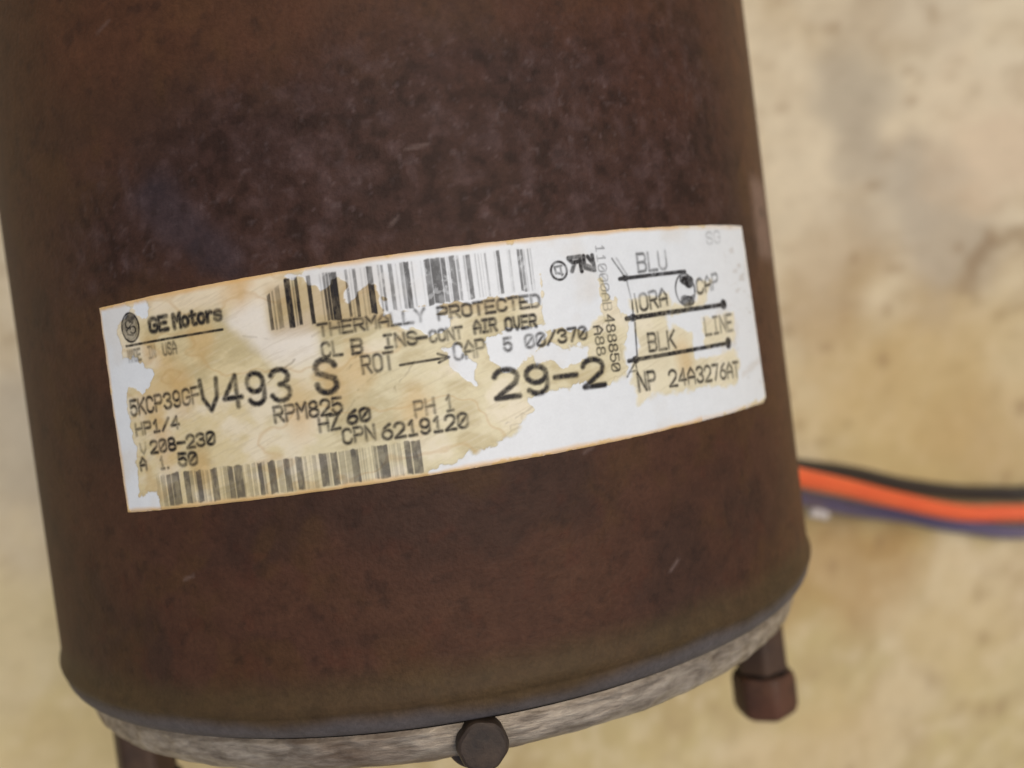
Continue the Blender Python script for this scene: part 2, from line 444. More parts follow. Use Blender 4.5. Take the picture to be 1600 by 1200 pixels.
# ------------------------------------------------------------------ the motor
motor = bpy.data.objects.new("electric_motor", None)
COL.objects.link(motor)
motor['label'] = "rusty brown cylindrical electric motor with torn paper nameplate, lying on concrete"
motor['category'] = "motor"

Y_END, Y_TOP = -44.8, 96.0          # mm, near and far end of the shell

def lathe_grid(prof, nth, th0=-math.pi, th1=math.pi):
    """prof: list of (radius mm, y mm)"""
    p = np.array(prof)
    th = np.linspace(th0, th1, nth, endpoint=False)
    TH, R = np.meshgrid(th, p[:, 0])
    _, Yc = np.meshgrid(th, p[:, 1])
    return TH, R, Yc

def build_shell():
    rr = 3.7                         # rolled-in edge
    prof = []
    for a in np.linspace(0, math.pi / 2 * .92, 14)[::-1]:
        prof.append((RMM - rr + rr * math.cos(a), Y_END + rr - rr * math.sin(a)))
    # slight swage bead just above the rolled edge
    for y in np.arange(Y_END + rr + .25, Y_END + rr + 6, .25):
        prof.append((RMM + .5 * math.exp(-((y - (Y_END + rr + 1.2)) / 1.3) ** 2), y))
    prof += [(RMM, y) for y in np.arange(prof[-1][1] + .35, Y_TOP, .35)]
    nth = 1100
    TH, R, Y = lathe_grid(prof, nth)
    s, t = TH * RMM, Y
    R = R + .10 * (fbm(s / 14, t / 14, 81, 4) - .5) * sstep(Y_END + 3, Y_END + 6, Y)
    col = np.broadcast_to(lin(74, 49, 36), s.shape + (3,)).copy()
    ws = s + 8 * (fbm(s / 16, t / 16, 2) - .5)
    wt = t + 8 * (fbm(s / 16, t / 16, 7) - .5)
    # broad rust: redder and browner patches
    a = fbm(ws / 15, wt / 15, 11, 5)
    col = mixc(col, lin(80, 54, 38), .5 * sstep(.50, .72, a))
    col = mixc(col, lin(60, 43, 34), .7 * sstep(.50, .30, a))
    b = fbm(ws / 7, wt / 7, 19, 4)
    col = mixc(col, lin(78, 55, 32), .5 * sstep(.52, .74, b))
    # purplish grey reflected sheen painted as mottling across the upper middle
    zone = sstep(11, 18, wt) * (1 - sstep(34, 48, wt - .25 * ws)) * (1 - sstep(38, 62, np.abs(ws - 2)))
    col = mixc(col, lin(60, 41, 35), .75 * zone)
    c = fbm(s / 2.1, t / 2.1, 23, 4)
    col = mixc(col, lin(88, 68, 64), .5 * zone * sstep(.52, .80, c))
    col = mixc(col, lin(46, 30, 22), .8 * zone * sstep(.44, .28, c))
    c2 = fbm(s / .8, t / .8, 29, 3)
    col = mixc(col, lin(112, 96, 94), .3 * zone * sstep(.64, .9, c2))
    # orange brown bloom at the far end, olive cast on the flank
    top = sstep(34, 52, wt - .1 * ws)
    col = mixc(col, lin(86, 56, 34), .6 * top)
    rl = fbm(s / 9, t / 16, 111, 4)
    col = mixc(col, lin(86, 52, 36), .3 * sstep(.50, .74, rl) * sstep(24, 34, wt))
    ol = sstep(-36, -62, ws)
    col = mixc(col, lin(76, 58, 36), .3 * ol)
    col = mixc(col, lin(104, 74, 48), .5 * sstep(50, 72, ws))  # right flank lightened in colour, as the side towards the light
    # dull blue grey smear
    d = seg_dist(ws, wt, -33, 27, -24, 17)
    col = mixc(col, lin(60, 54, 60), .45 * (1 - sstep(1.0, 5.0, d)))
    # pale reflection painted on the right flank above the nameplate
    refl = .6 * (1 - sstep(2.5, 7.5, np.abs(ws - 71))) * (1 - sstep(5, 8, np.abs(t - 18)))
    col = mixc(col, lin(158, 132, 116), .75 * refl)
    # red rust freckles below the nameplate
    e = fbm(s / 2.6, t / 2.6, 37, 3)
    below = sstep(-10, -16, t)
    col = mixc(col, lin(80, 42, 28), .2 * below * sstep(.64, .82, e))
    col = mixc(col, lin(44, 31, 24), .4 * sstep(.62, .82, fbm(s / 1.6, t / 1.6, 43, 3)))
    for i in range(9):
        h = [float(_hash(np.array(i * 7 + k), np.array(k * 3 + 1), 77)) for k in range(5)]
        x0, y0 = -48 + 104 * h[0], -36 + 96 * h[1]
        an, L = .5 + .9 * (h[2] - .5), .6 + 2.2 * h[3]
        box = (np.abs(s - x0) < 4) & (np.abs(t - y0) < 4)
        dd = seg_dist(s[box], t[box], x0, y0, x0 + L * math.cos(an), y0 + L * math.sin(an))
        col[box] = mixc(col[box], lin(136, 116, 108), (.15 + .22 * h[4]) * (1 - sstep(.05, .40, dd)))
    # bevel's blue grey reflection painted as a band along the near edge, with an olive fringe
    tb = t + 1.4 * (fbm(s / 9, t / 9, 51) - .5)
    col = mixc(col, lin(78, 66, 42), .6 * sstep(-34.5, -38.6, tb))
    col = mixc(col, lin(94, 91, 93), .75 * sstep(-40.0, -42.6, tb + 1.0 * np.cos(s / 40) + 1.6 * (fbm(s / 12, t / 30, 171, 3) - .5)))
    col = mixc(col, lin(40, 34, 32), .9 * sstep(-43.9, -44.7, t))  # shade of the dark crease at the lip, painted in
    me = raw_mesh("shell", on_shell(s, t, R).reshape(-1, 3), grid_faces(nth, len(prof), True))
    set_col(me, 'surf_col', col)
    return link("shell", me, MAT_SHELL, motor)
shell = build_shell()

def lathe_obj(name, prof, nth, mat, parent, noise_amp=0.0, flats=None):
    TH, R, Y = lathe_grid(prof, nth)
    if noise_amp:
        R = R + noise_amp * (fbm(TH * RMM / 3, Y / 1.2, 61, 4) - .5)
    me = raw_mesh(name, on_shell(TH * RMM, Y, R).reshape(-1, 3), grid_faces(nth, len(prof), True))
    return link(name, me, mat, parent)

def bell_profile(y0, sgn):
    # a cast cup: short wall, rounded corner, flat web with a raised hub
    p = [(65.2, y0 + sgn * -3.0)]
    for y in np.linspace(-2.0, 2.6, 20):
        p.append((66.1 + (.35 if y > 1.0 else 0), y0 + sgn * y))
    for a in np.linspace(0, math.pi / 2, 14):
        p.append((63.2 + 3.25 * math.cos(a), y0 + sgn * (2.8 + 3.2 * math.sin(a))))
    p += [(58, y0 + sgn * 6.4), (44, y0 + sgn * 5.6), (24, y0 + sgn * 5.8), (20, y0 + sgn * 9), (14, y0 + sgn * 9.4), (9, y0 + sgn * 9.4)]
    return p
front_bell = lathe_obj("end_bell", bell_profile(Y_END + .2, -1), 720, MAT_CAST, motor, 0.7)
rear_bell = lathe_obj("end_bell", [(r, y) for r, y in bell_profile(Y_TOP - .2, 1)], 360, MAT_CAST, motor, 0.4)
lathe_obj("gap_ring", [(65.2, Y_END + 2.5), (66.4, Y_END + 1.0), (66.4, Y_END - .40), (65.4, Y_END - .55)], 400, MAT_GAP, motor)  # dark ring added for the shaded gap between shell and bell

def bm_cyl(prof, nseg, mat, name, parent, loc, hexa=False, flip=0.0, corner=1.10):
    """lathe about the Y axis round loc; prof = (radius mm, y mm)"""
    th = np.linspace(0, 2 * math.pi, nseg, endpoint=False)
    V = []
    for r, y in prof:
        for a in th:
            rr = r
            if hexa:
                k = ((a + flip + math.pi / 6) % (math.pi / 3)) - math.pi / 6
                rr = min(r / math.cos(k), r * corner)
            V.append((rr * math.sin(a), y, rr * math.cos(a)))
    V = np.array(V) * 1e-3
    F = grid_faces(nseg, len(prof), True)
    me = raw_mesh(name, V, F)
    o = link(name, me, mat, parent)
    o.location = loc
    if hexa:
        me.set_sharp_from_angle(angle=math.radians(28))
    return o

def bolt_at(ang, rad, kind):
    x, z = rad * math.sin(ang), RMM + rad * math.cos(ang)
    y0 = Y_END - 4
    loc = Vector((x * 1e-3, 0, z * 1e-3))
    if kind == 'standoff':
        body = bm_cyl([(0.05, y0 + 2), (4.7, y0 + 2), (4.7, y0 - 18.6), (4.4, y0 - 19.0), (2.5, y0 - 19.0), (2.5, y0 - 21)], 48, MAT_STANDOFF,
                      "through_bolt", motor, loc, True, ang + .35)
        n0 = y0 - 19.5
        prof = [(2.4, n0 + .3), (4.8, n0 + .3), (5.3, n0), (5.65, n0 - 1.2), (5.65, n0 - 6.4), (5.2, n0 - 7.8), (4.2, n0 - 8.6), (2.6, n0 - 8.8), (.05, n0 - 8.9)]
        bm_cyl([(2.5, n0 + .9), (4.9, n0 + .9), (5.2, n0 + .5), (5.2, n0 - .9), (2.5, n0 - .9)], 40, MAT_GAP, "dark_disc", body, (0, 0, 0))  # dark disc between the standoff and the nut
        nut = bm_cyl(prof, 48, MAT_RUST, "hex_nut", body, (0, 0, 0), True, ang + .1)
        return body
for a in (-81, 82, 182):
    bolt_at(math.radians(a), 60.5, 'standoff')
# square shouldered screw head standing out of the rim of the near end bell
head = bm_cyl([(.05, -4.0), (3.2, -4.0), (3.25, .0), (3.05, .55), (2.7, .8), (1.4, .86), (.05, .88)], 48, MAT_DARK, "screw_head", motor,
              (.0016, -.0480, RAD + .0676), True, .2, 1.045)
head.rotation_euler = (math.pi / 2, math.radians(2), 0)
bm_cyl([(.05, -4.2), (4.3, -4.2), (4.3, -3.0), (4.0, -2.6), (.05, -2.6)], 40, MAT_DARK, "dark_disc", head, (-.0004, 0, 0))  # dark disc behind the head, set slightly to one side
bm_cyl([(.05, 0), (8, 0), (8, 1.0), (7, 1.6), (.05, 1.6)], 40, MAT_DARK, "shaft_cap", motor, (0, (Y_END - 12) * 1e-3, RAD))
bm_cyl([(6.35, 0), (6.35, 58), (5.9, 58.6), (.05, 58.6)], 40, MAT_STEEL, "shaft", motor, (0, (Y_TOP + 5) * 1e-3, RAD))

# ------------------------------------------------------------------ the nameplate: torn, yellowed laminate over white paper
R_PLATE = RMM + 0.22
EDGE = [(-43.75, -13.58), (-43.9, 2), (-43.75, 13.85), (10, 14.95), (57.55, 16.05), (58.2, 5), (58.9, -10.7), (57.6, -11.35), (12, -12.45)]
WHITE = ['w_left', 'w_tear1', 'w_tear2', 'w_tear3', 'w_tear4', 'w_bar', 'w_right']
TAN_BACK = ['t_ora', 't_blk', 't_line', 't_num', 't_edge']

def film_mask(s, t):
    """1 where the yellowed laminate is still on, 0 where it has torn away"""
    js = 1.5 * (fbm(s / 1.3, t / 1.3, 101, 4) - .5) + 1.1 * (fbm((s - t) / 4.5, (s + t) / 2.2, 107, 3) - .5)
    w = np.full(s.shape, -9.0)
    for k in WHITE:
        w = np.maximum(w, poly_sd(s, t, PATCH[k]))
    b = np.full(s.shape, -9.0)
    for k in TAN_BACK:
        b = np.maximum(b, poly_sd(s, t, PATCH[k]))
    f = np.maximum(sstep(.12, -.12, w + js), sstep(-.35, .35, b + .8 * js) * .999)
    return f, w + js

def build_plate():
    ds = .1
    ss = np.arange(-44.6, 59.6, ds)
    tt = np.arange(-14.2, 16.8, ds)
    Sg, Tg = np.meshgrid(ss, tt)
    sd_e = poly_sd(Sg, Tg, EDGE) + .12 * (fbm(Sg / 2, Tg / 2, 131) - .5)
    film, wd = film_mask(Sg, Tg)
    white = lin(228, 232, 232)
    tan = lin(220, 210, 172)
    col = np.broadcast_to(tan, Sg.shape + (3,)).copy()
    # golden towards the left, greenish towards the right
    col = mixc(col, lin(222, 204, 156), .85 * sstep(-8, -28, Sg + 6 * (fbm(Sg / 9, Tg / 9, 3) - .5)))
    n = fbm(Sg / 5, Tg / 3.2, 5, 5)
    col = mixc(col, lin(188, 172, 126), .6 * sstep(.50, .72, n))
    col = mixc(col, lin(238, 228, 204), .6 * sstep(.48, .28, n))
    col = mixc(col, lin(233, 225, 196), .6 * sstep(24, 30, Sg))
    # pale scuffed cream
    cr = poly_sd(Sg, Tg, PATCH['w_cream']) + 2.0 * (fbm(Sg / 3, Tg / 3, 8) - .5)
    col = mixc(col, lin(234, 227, 212), .9 * sstep(-1.2, 1.2, cr))
    tp = sstep(9.8, 12.4, Tg + 1.5 * (fbm(Sg / 6, Tg / 6, 15) - .5)) * sstep(-38, -33, Sg) * sstep(-14, -16.5, Sg)
    col = mixc(col, lin(236, 221, 192), .75 * tp)
    # brushed diagonal scuffs
    br = fbm((Sg + .9 * Tg) / 3.5, (Tg - .35 * Sg) / .35, 77, 3)
    col = mixc(col, lin(170, 152, 112), .16 * sstep(.54, .78, br))
    col = mixc(col, lin(236, 226, 204), .14 * sstep(.46, .22, br))
    # amber rust bleeding
    for (cx, cy, rad) in AMBER:
        d = np.hypot((Sg - cx + 1.6 * (fbm(Sg / 2, Tg / 2, 21) - .5)) * 1.0, (Tg - cy) * .62) / (rad * 2.0)
        col = mixc(col, lin(208, 164, 90), .42 * (1 - sstep(.2, 1.35, d)))
    wm = np.abs(fbm(Sg / 11, Tg / 7, 161, 4) - .5)
    col = mixc(col, lin(196, 160, 100), .34 * (1 - sstep(.0, .035, wm)) * sstep(24, 10, Sg))
    # brown grime behind the upper bar code
    gr = (1 - sstep(0, 2.2, np.abs(Tg - 9.8) - 2)) * sstep(-18.6, -17, Sg) * (1 - sstep(10, 17, Sg + 3 * (fbm(Sg / 3, Tg / 3, 30) - .5)))
    col = mixc(col, lin(178, 148, 96), .55 * gr)
    # creases
    for (x0, y0, x1, y1, k) in CREASES:
        d = seg_dist(Sg + .5 * (fbm(Sg / 1.5, Tg / 1.5, 88) - .5), Tg + .5 * (fbm(Sg / 1.5, Tg / 1.5, 89) - .5), x0, y0, x1, y1)
        col = mixc(col, lin(120, 100, 62), .55 * k * (1 - sstep(.0, .24, d)) * sstep(.3, .6, fbm(Sg / .8, Tg / .8, 87, 2)))
    wn_ = fbm(Sg / 8, Tg / 8, 91, 4)
    wcol = np.broadcast_to(white, col.shape).copy()
    wcol = mixc(wcol, lin(214, 206, 190), .35 * sstep(.55, .75, wn_))
    wcol = mixc(wcol, lin(170, 158, 140), .35 * sstep(.68, .82, fbm(Sg / 2.2, Tg / 1.0, 95, 3)) * sstep(48, 54, Sg))
    sc_ = seg_dist(Sg, Tg, 51.5, -6.5, 57.5, -4.8)
    wcol = mixc(wcol, lin(190, 176, 152), .3 * (1 - sstep(.1, .9, sc_ + .6 * (fbm(Sg, Tg * 3, 99) - .5))))
    col = col * film[..., None] + wcol * (1 - film[..., None])
    # grey-brown torn lip of the laminate
    col = mixc(col, lin(160, 144, 108), .28 * (1 - sstep(.0, .22, np.abs(wd))) * film)
    # amber glue line round the rim of the plate
    rimn = .25 + .5 * fbm(Sg / 6, Tg / 6, 140, 3)
    side = np.where(Sg > 40, .45, 1.0)
    col = mixc(col, lin(222, 178, 112), .75 * side * (1 - sstep(rimn * .3, rimn * 1.6, sd_e)))
    h = .05 * film + .02 * (fbm(Sg / 3, Tg / 3, 150, 3) - .5)
    drop = sstep(.25, -.05, sd_e)
    r = R_PLATE + h - .16 * drop
    gt, gs = np.gradient(sd_e, ds, ds)
    gl = np.hypot(gs, gt) + 1e-6
    out = np.clip(-sd_e, 0, .16)
    V = on_shell(Sg + out * gs / gl, Tg + out * gt / gl, r).reshape(-1, 3)      # snap the rim of the grid onto the cut edge
    F = grid_faces(len(ss), len(tt))
    keep = (sd_e.ravel() > -.13)
    F = F[keep[F].all(1)]
    used = np.zeros(len(V), bool)
    used[F] = True
    idx = np.cumsum(used) - 1
    me = raw_mesh("nameplate", V[used], idx[F])
    set_col(me, 'surf_col', col.reshape(-1, 3)[used])
    return link("nameplate", me, MAT_PAPER, motor, "yellowed white paper nameplate with peeling laminate and printed ratings")
CREASES = [(-19.5, .6, -15.2, 3.6, .8), (-8.8, 1.4, -7.2, 3.2, .6), (-8.6, -1.6, -5.2, .6, .5), (-3.5, -1.6, -.5, 1.5, .45), (9.2, -8.0, 14.2, -5.6, .55),
           (-10.5, -4.6, -7.8, -1.8, .35), (-12.5, 6.0, -7, 8.2, .4), (2.5, 6.5, 6.2, 8.3, .5), (-21.4, 7.2, -17.8, 6.4, .4), (-3.2, -2.4, -3.6, .2, .4)]
plate = build_plate()

# ------------------------------------------------------------------ lettering: stroke glyphs grown into thin ink films on the plate
def arc(cx, cy, rx, ry, a0, a1, n=9):
    return [(cx + rx * math.cos(math.radians(a)), cy + ry * math.sin(math.radians(a))) for a in np.linspace(a0, a1, n)]
G = {
 'A': [[(0, 0), (0, .6), (.5, 1), (1, .6), (1, 0)], [(0, .4), (1, .4)]],
 'B': [[(0, 0), (0, 1), (.7, 1)] + arc(.7, .76, .3, .24, 90, -90, 6) + [(0, .52)], [(.7, .52)] + arc(.7, .26, .3, .26, 90, -90, 6) + [(0, 0)]],
 'C': [arc(.5, .72, .5, .28, 10, 180, 8) + arc(.5, .28, .5, .28, 180, 350, 8)],
 'D': [[(0, 0), (0, 1), (.5, 1)] + arc(.5, .5, .5, .5, 90, -90, 9) + [(0, 0)]],
 'E': [[(1, 1), (0, 1), (0, 0), (1, 0)], [(0, .52), (.8, .52)]],
 'F': [[(1, 1), (0, 1), (0, 0)], [(0, .52), (.8, .52)]],
 'G': [arc(.5, .72, .5, .28, 10, 180, 8) + arc(.5, .28, .5, .28, 180, 360, 8) + [(1, .46), (.6, .46)]],
 'H': [[(0, 0), (0, 1)], [(1, 0), (1, 1)], [(0, .52), (1, .52)]],
 'I': [[(.5, 0), (.5, 1)], [(.15, 1), (.85, 1)], [(.15, 0), (.85, 0)]],
 'K': [[(0, 0), (0, 1)], [(1, 1), (0, .42)], [(.3, .6), (1, 0)]],
 'L': [[(0, 1), (0, 0), (1, 0)]],
 'M': [[(0, 0), (0, 1), (.5, .5), (1, 1), (1, 0)]],
 'N': [[(0, 0), (0, 1), (1, 0), (1, 1)]],
 'O': [[(1, .3), (1, .7)] + arc(.5, .72, .5, .28, 0, 180, 9) + [(0, .3)] + arc(.5, .28, .5, .28, 180, 360, 9)],
 'P': [[(0, 0), (0, 1), (.7, 1)] + arc(.7, .74, .3, .26, 90, -90, 6) + [(0, .48)]],
 'R': [[(0, 0), (0, 1), (.7, 1)] + arc(.7, .74, .3, .26, 90, -90, 6) + [(0, .48)], [(.5, .48), (1, 0)]],
 'S': [arc(.5, .75, .5, .25, 15, 180, 8) + [(.1, .6), (.9, .42)] + arc(.5, .25, .5, .25, 20, -180, 10)[1:]],
 'T': [[(0, 1), (1, 1)], [(.5, 1), (.5, 0)]],
 'U': [[(0, 1), (0, .28)] + arc(.5, .28, .5, .28, 180, 360, 9) + [(1, 1)]],
 'V': [[(0, 1), (.08, .4), (.5, 0), (.92, .4), (1, 1)]],
 'X': [[(0, 0), (1, 1)], [(0, 1), (1, 0)]],
 'Y': [[(0, 1), (.5, .5), (1, 1)], [(.5, .5), (.5, 0)]],
 'Z': [[(0, 1), (1, 1), (0, 0), (1, 0)]],
 '0': [[(1, .3), (1, .7)] + arc(.5, .72, .5, .28, 0, 180, 9) + [(0, .3)] + arc(.5, .28, .5, .28, 180, 360, 9), [(.05, .2), (.95, .8)]],
 '1': [[(.2, .78), (.5, 1), (.5, 0)], [(.15, 0), (.85, 0)]],
 '2': [arc(.5, .72, .5, .28, 170, 0, 9) + [(.9, .5), (0, 0), (1, 0)]],
 '3': [arc(.5, .76, .48, .24, 160, -90, 9), arc(.5, .26, .5, .26, 90, -165, 10)],
 '4': [[(.75, 0), (.75, 1), (0, .3), (1, .3)]],
 '5': [[(.95, 1), (.08, 1), (.04, .56)] + arc(.48, .32, .52, .32, 110, -165, 10)],
 '6': [[(.85, 1), (.3, .75)] + arc(.5, .3, .5, .3, 150, 510, 16)],
 '7': [[(0, 1), (1, 1), (.35, 0)]],
 '8': [arc(.5, .75, .42, .25, 0, 360, 13), arc(.5, .26, .5, .26, 0, 360, 13)],
 '9': [[(.95, .62)] + arc(.5, .7, .45, .3, 0, 360, 15) + [(.95, .3)] + arc(.5, .28, .45, .28, 0, -150, 8)],
 '-': [[(.0, .5), (1, .5)]],
 '/': [[(0, 0), (1, 1)]],
 '.': [[(.45, 0), (.55, 0)]],
 'o': [arc(.5, .34, .46, .34, 0, 360, 13)],
 't': [[(.45, .95), (.45, .12), (.6, 0), (.9, .02)], [(.05, .68), (.9, .68)]],
 'r': [[(.15, 0), (.15, .68)], arc(.6, .38, .4, .3, 170, 60, 5)],
 's': [arc(.5, .51, .42, .17, 20, 200, 6) + [(.85, .28)] + arc(.5, .17, .42, .17, 0, -165, 6)],
}

def ink_mesh(name, segs, w, soft, strength, mat, seed, cell=.1, wipe=.0, discs=(), lift=.035):
    """segs: (x0,y0,x1,y1,weight) in plate mm; a thin sheet of ink whose density falls off at the stroke edge"""
    A = np.array([q[:4] for q in segs]) if segs else np.zeros((0, 4))
    xs = list(A[:, 0]) + list(A[:, 2]) + [d[0] + k * d[2] for d in discs for k in (-1, 1)]
    ys = list(A[:, 1]) + list(A[:, 3]) + [d[1] + k * d[3] for d in discs for k in (-1, 1)]
    m = w + soft + .15
    X, Y = np.meshgrid(np.arange(min(xs) - m, max(xs) + m + cell, cell), np.arange(min(ys) - m, max(ys) + m + cell, cell))
    ink = np.zeros(X.shape)
    for q in segs:
        d = seg_dist(X, Y, *q[:4])
        ink = np.maximum(ink, q[4] * sstep(w / 2 + soft, w / 2 - soft, d))
    for (cx, cy, rx, ry, k) in discs:
        d = (np.hypot((X - cx) / rx, (Y - cy) / ry) - 1) * min(rx, ry)
        ink = np.maximum(ink, k * sstep(soft, -soft, d))
    film, wd = film_mask(X, Y)
    ink = ink * strength * (1 - wipe * (1 - film) * sstep(.2, .9, wd))
    ink = ink * (.74 + .26 * sstep(.30, .52, fbm(X / .55, Y / .55, seed, 3)))
    ink = ink * (.72 + .28 * sstep(.30, .50, fbm(X / 2.4, Y / 1.6, seed + 900, 3)))
    r = R_PLATE + .05 * film + .02 * (fbm(X / 3, Y / 3, 150, 3) - .5) + lift
    F = grid_faces(X.shape[1], X.shape[0])
    v = ink.ravel()
    F = F[(v[F] > .02).any(1)]
    used = np.zeros(v.size, bool)
    used[F] = True
    idx = np.cumsum(used) - 1
    me = raw_mesh(name, on_shell(X, Y, r).reshape(-1, 3)[used], idx[F])
    set_float(me, 'ink', v[used])
    return link(name, me, mat, plate)

def stroke_weight(dx, dy):
    h = abs(dx) / (math.hypot(dx, dy) + 1e-9)
    return .62 + .38 * h              # ribbon printing: the cross strokes took more ink

def text_segs(txt, s0, t0, s1, t1, cap, bold=False):
    n = len(txt)
    adv = (s1 - s0) / (n - .26) if n > 1 else (s1 - s0) / .74
    gw = adv * (.82 if bold else .74)
    ux, uy = 1.0, (t1 - t0) / (s1 - s0)
    out = []
    for i, ch in enumerate(txt):
        for pl in G.get(ch, []):
            for (a, b), (c, d) in zip(pl[:-1], pl[1:]):
                x0, x1 = s0 + i * adv + a * gw, s0 + i * adv + c * gw
                y0, y1 = t0 + uy * (x0 - s0) + b * cap, t0 + uy * (x1 - s0) + d * cap
                out.append((x0, y0, x1, y1, 1.0 if bold else stroke_weight(x1 - x0, y1 - y0)))
    return out

for i, (txt, s0, t0, s1, t1, cap, w, ink) in enumerate(TEXTS):
    bold = txt in ('GE', 'Motors')
    ink_mesh("printed_text", text_segs(txt, s0 + .1, t0 + .1, s1 - .1, t1 + .1, cap - .15, bold), w * 1.38, .22 if w < .4 else .25, min(1, ink * 1.12), MAT_INK, 200 + i,
             wipe=.4 if txt in ('THERMALLY',) else .25)

# turned serial digits running down the plate
def turned(txt, x, y_top, y_bot, cap, w, ink, seed):
    adv = (y_top - y_bot) / len(txt)
    gw = adv * .72
    seg = []
    for i, ch in enumerate(txt):
        for pl in G[ch]:
            for (a, b), (c, d) in zip(pl[:-1], pl[1:]):
                x0, y0 = x + b * cap, y_top - i * adv - a * gw
                x1, y1 = x + d * cap, y_top - i * adv - c * gw
                seg.append((x0, y0, x1, y1, stroke_weight(x1 - x0, y1 - y0)))
    ink_mesh("printed_text", seg, w, .12, ink, MAT_INK, seed)
turned("11000AB", 24.9, 13.5, 4.6, 1.25, .2, .42, 301)
turned("488850", 25.0, 4.3, -3.4, 1.3, .26, .75, 302)
turned("A88", 23.1, 3.0, -1.1, 1.25, .28, .8, 303)

# bar codes
def barcode(bars, yb0, yb1, yt0, yt1, sA, sB, seed, mat, strength=1.0, wipe=.4, wash=0.0):
    """bars (s0,s1,ink); bottom and top edges run linearly from sA to sB"""
    cell = .1
    lo, hi = min(yb0, yb1), max(yt0, yt1)
    X, Y = np.meshgrid(np.arange(sA - .5, sB + .5, .08), np.arange(lo - .4, hi + .4, cell))
    k = (X - sA) / (sB - sA)
    yb, yt = yb0 + (yb1 - yb0) * k, yt0 + (yt1 - yt0) * k
    ink = np.zeros(X.shape)
    for (a, b, q) in bars:
        ink = np.maximum(ink, q * np.minimum(1, .35 + (b - a) * 1.6) * sstep(-.11, .09, np.minimum(X - a, b - X)))
    if wash:
        hair = sstep(.50, .60, _hash(np.floor(X / .24), np.floor(X * 0), seed + 40)) * (X > sA) * (X < sB)
        ink = np.maximum(ink, wash * hair)
    Yn = Y + .35 * (fbm(X / .6, Y / 9, seed + 5, 2) - .5)
    ink = ink * sstep(-.12, .12, np.minimum(Yn - yb, yt - Yn))
    film, wd = film_mask(X, Y)
    flake = sstep(.60, .68, fbm(X / 1.1 + Y / 3, Y / .9 - X / 2, seed, 4))
    ink = ink * (1 - wipe * (1 - film)) * (1 - .8 * flake * wipe * 1.6 * (1 - film))
    ink = ink * (.72 + .28 * sstep(.28, .6, fbm(X / .5, Y / 1.4, seed + 2, 3)))
    r = R_PLATE + .05 * film + .02 * (fbm(X / 3, Y / 3, 150, 3) - .5) + .03
    F = grid_faces(X.shape[1], X.shape[0])
    v = np.clip(ink * strength, 0, 1).ravel()
    F = F[(v[F] > .02).any(1)]
    used = np.zeros(v.size, bool)
    used[F] = True
    idx = np.cumsum(used) - 1
    me = raw_mesh("barcode", on_shell(X, Y, r).reshape(-1, 3)[used], idx[F])
    set_float(me, 'ink', v[used])
    return link("barcode", me, mat, plate)
barcode(BARS_LOW, -12.95, -12.2, -8.85, -8.15, -37.4, -1.1, 401, MAT_INK_GREY, strength=.66, wash=.34)
barcode(BARS_TOP, 7.45, 8.5, 13.45, 13.8, -15.4, 15.8, 403, MAT_INK, wipe=.35)
barcode([(-17.6, -17.2, .7), (-16.95, -16.75, .5), (-16.5, -15.9, .35)], 7.4, 7.5, 11.6, 13.0, -17.7, -15.7, 405, MAT_INK)

# rules, arrow, wiring diagram, round marks
ink_mesh("underline", [(-39.36, 8.24, -24.05, 8.42, 1)], .3, .1, .85, MAT_INK, 501)
ink_mesh("arrow", [(-2.4, 1.2, 3.2, 1.42, 1), (2.3, 2.0, 3.6, 1.42, 1), (2.3, .9, 3.6, 1.42, 1)], .3, .12, .9, MAT_INK, 502)
ink_mesh("wiring_diagram", [(28.0, 8.86, 40.1, 9.27, 1), (28.2, 8.9, 29.2, 8.95, 1.0)], .5, .14, .85, MAT_INK, 503, discs=[(28.9, 8.9, .55, .4, 1)])
ink_mesh("wiring_diagram", [(28.3, 3.57, 48.3, 4.18, 1)], .62, .14, .9, MAT_INK, 504, discs=[(48.3, 4.2, .85, .75, 1), (29.4, 3.6, .6, .5, 1)])
ink_mesh("wiring_diagram", [(27.85, -1.99, 48.2, -1.45, 1)], .55, .14, .9, MAT_INK, 505, discs=[(48.3, -1.45, .8, .85, .95), (29.0, -1.95, .6, .5, 1)])
ink_mesh("wiring_diagram", [(27.2, 11.6, 28.8, 9.2, .55), (27.9, 11.6, 29.3, 9.3, .4), (29.15, 8.4, 29.5, 6.0, .4), (29.55, 6.0, 29.5, 4.2, .75), (30.1, 6.7, 30.25, 4.3, .7),
                            (29.6, 2.9, 29.3, -1.4, .75), (28.8, -2.3, 27.3, -4.0, .8), (28.85, -2.3, 29.0, -3.9, .7), (27.8, -3.4, 28.95, -3.4, .6)], .28, .12, .8, MAT_INK, 506)
# capacitor symbol: a circle with two filled sectors
def ring(cx, cy, rx, ry, k, n=28, a0=0, a1=360):
    p = [(cx + rx * math.cos(math.radians(a)), cy + ry * math.sin(math.radians(a))) for a in np.linspace(a0, a1, n)]
    return [(*p[i], *p[i + 1], k) for i in range(n - 1)]
cap_seg = ring(39.7, 6.7, 2.0, 2.25, .75)
for q in np.linspace(0, 1, 7):
    cap_seg.append((39.0 + q * 2.3, 8.7 - q * 1.0, 38.9 + q * 1.7, 8.0 - q * .8, .95))
    cap_seg.append((38.7 + q * 2.5, 5.2 + q * .6, 39.2 + q * 1.6, 4.5 + q * .35, .95))
ink_mesh("wiring_diagram", cap_seg, .3, .14, .9, MAT_INK, 507, discs=[(40.25, 8.0, 1.35, .7, 1), (40.6, 7.5, .9, .6, .9), (39.9, 5.1, 1.45, .75, 1), (39.3, 5.5, .8, .5, .8)])
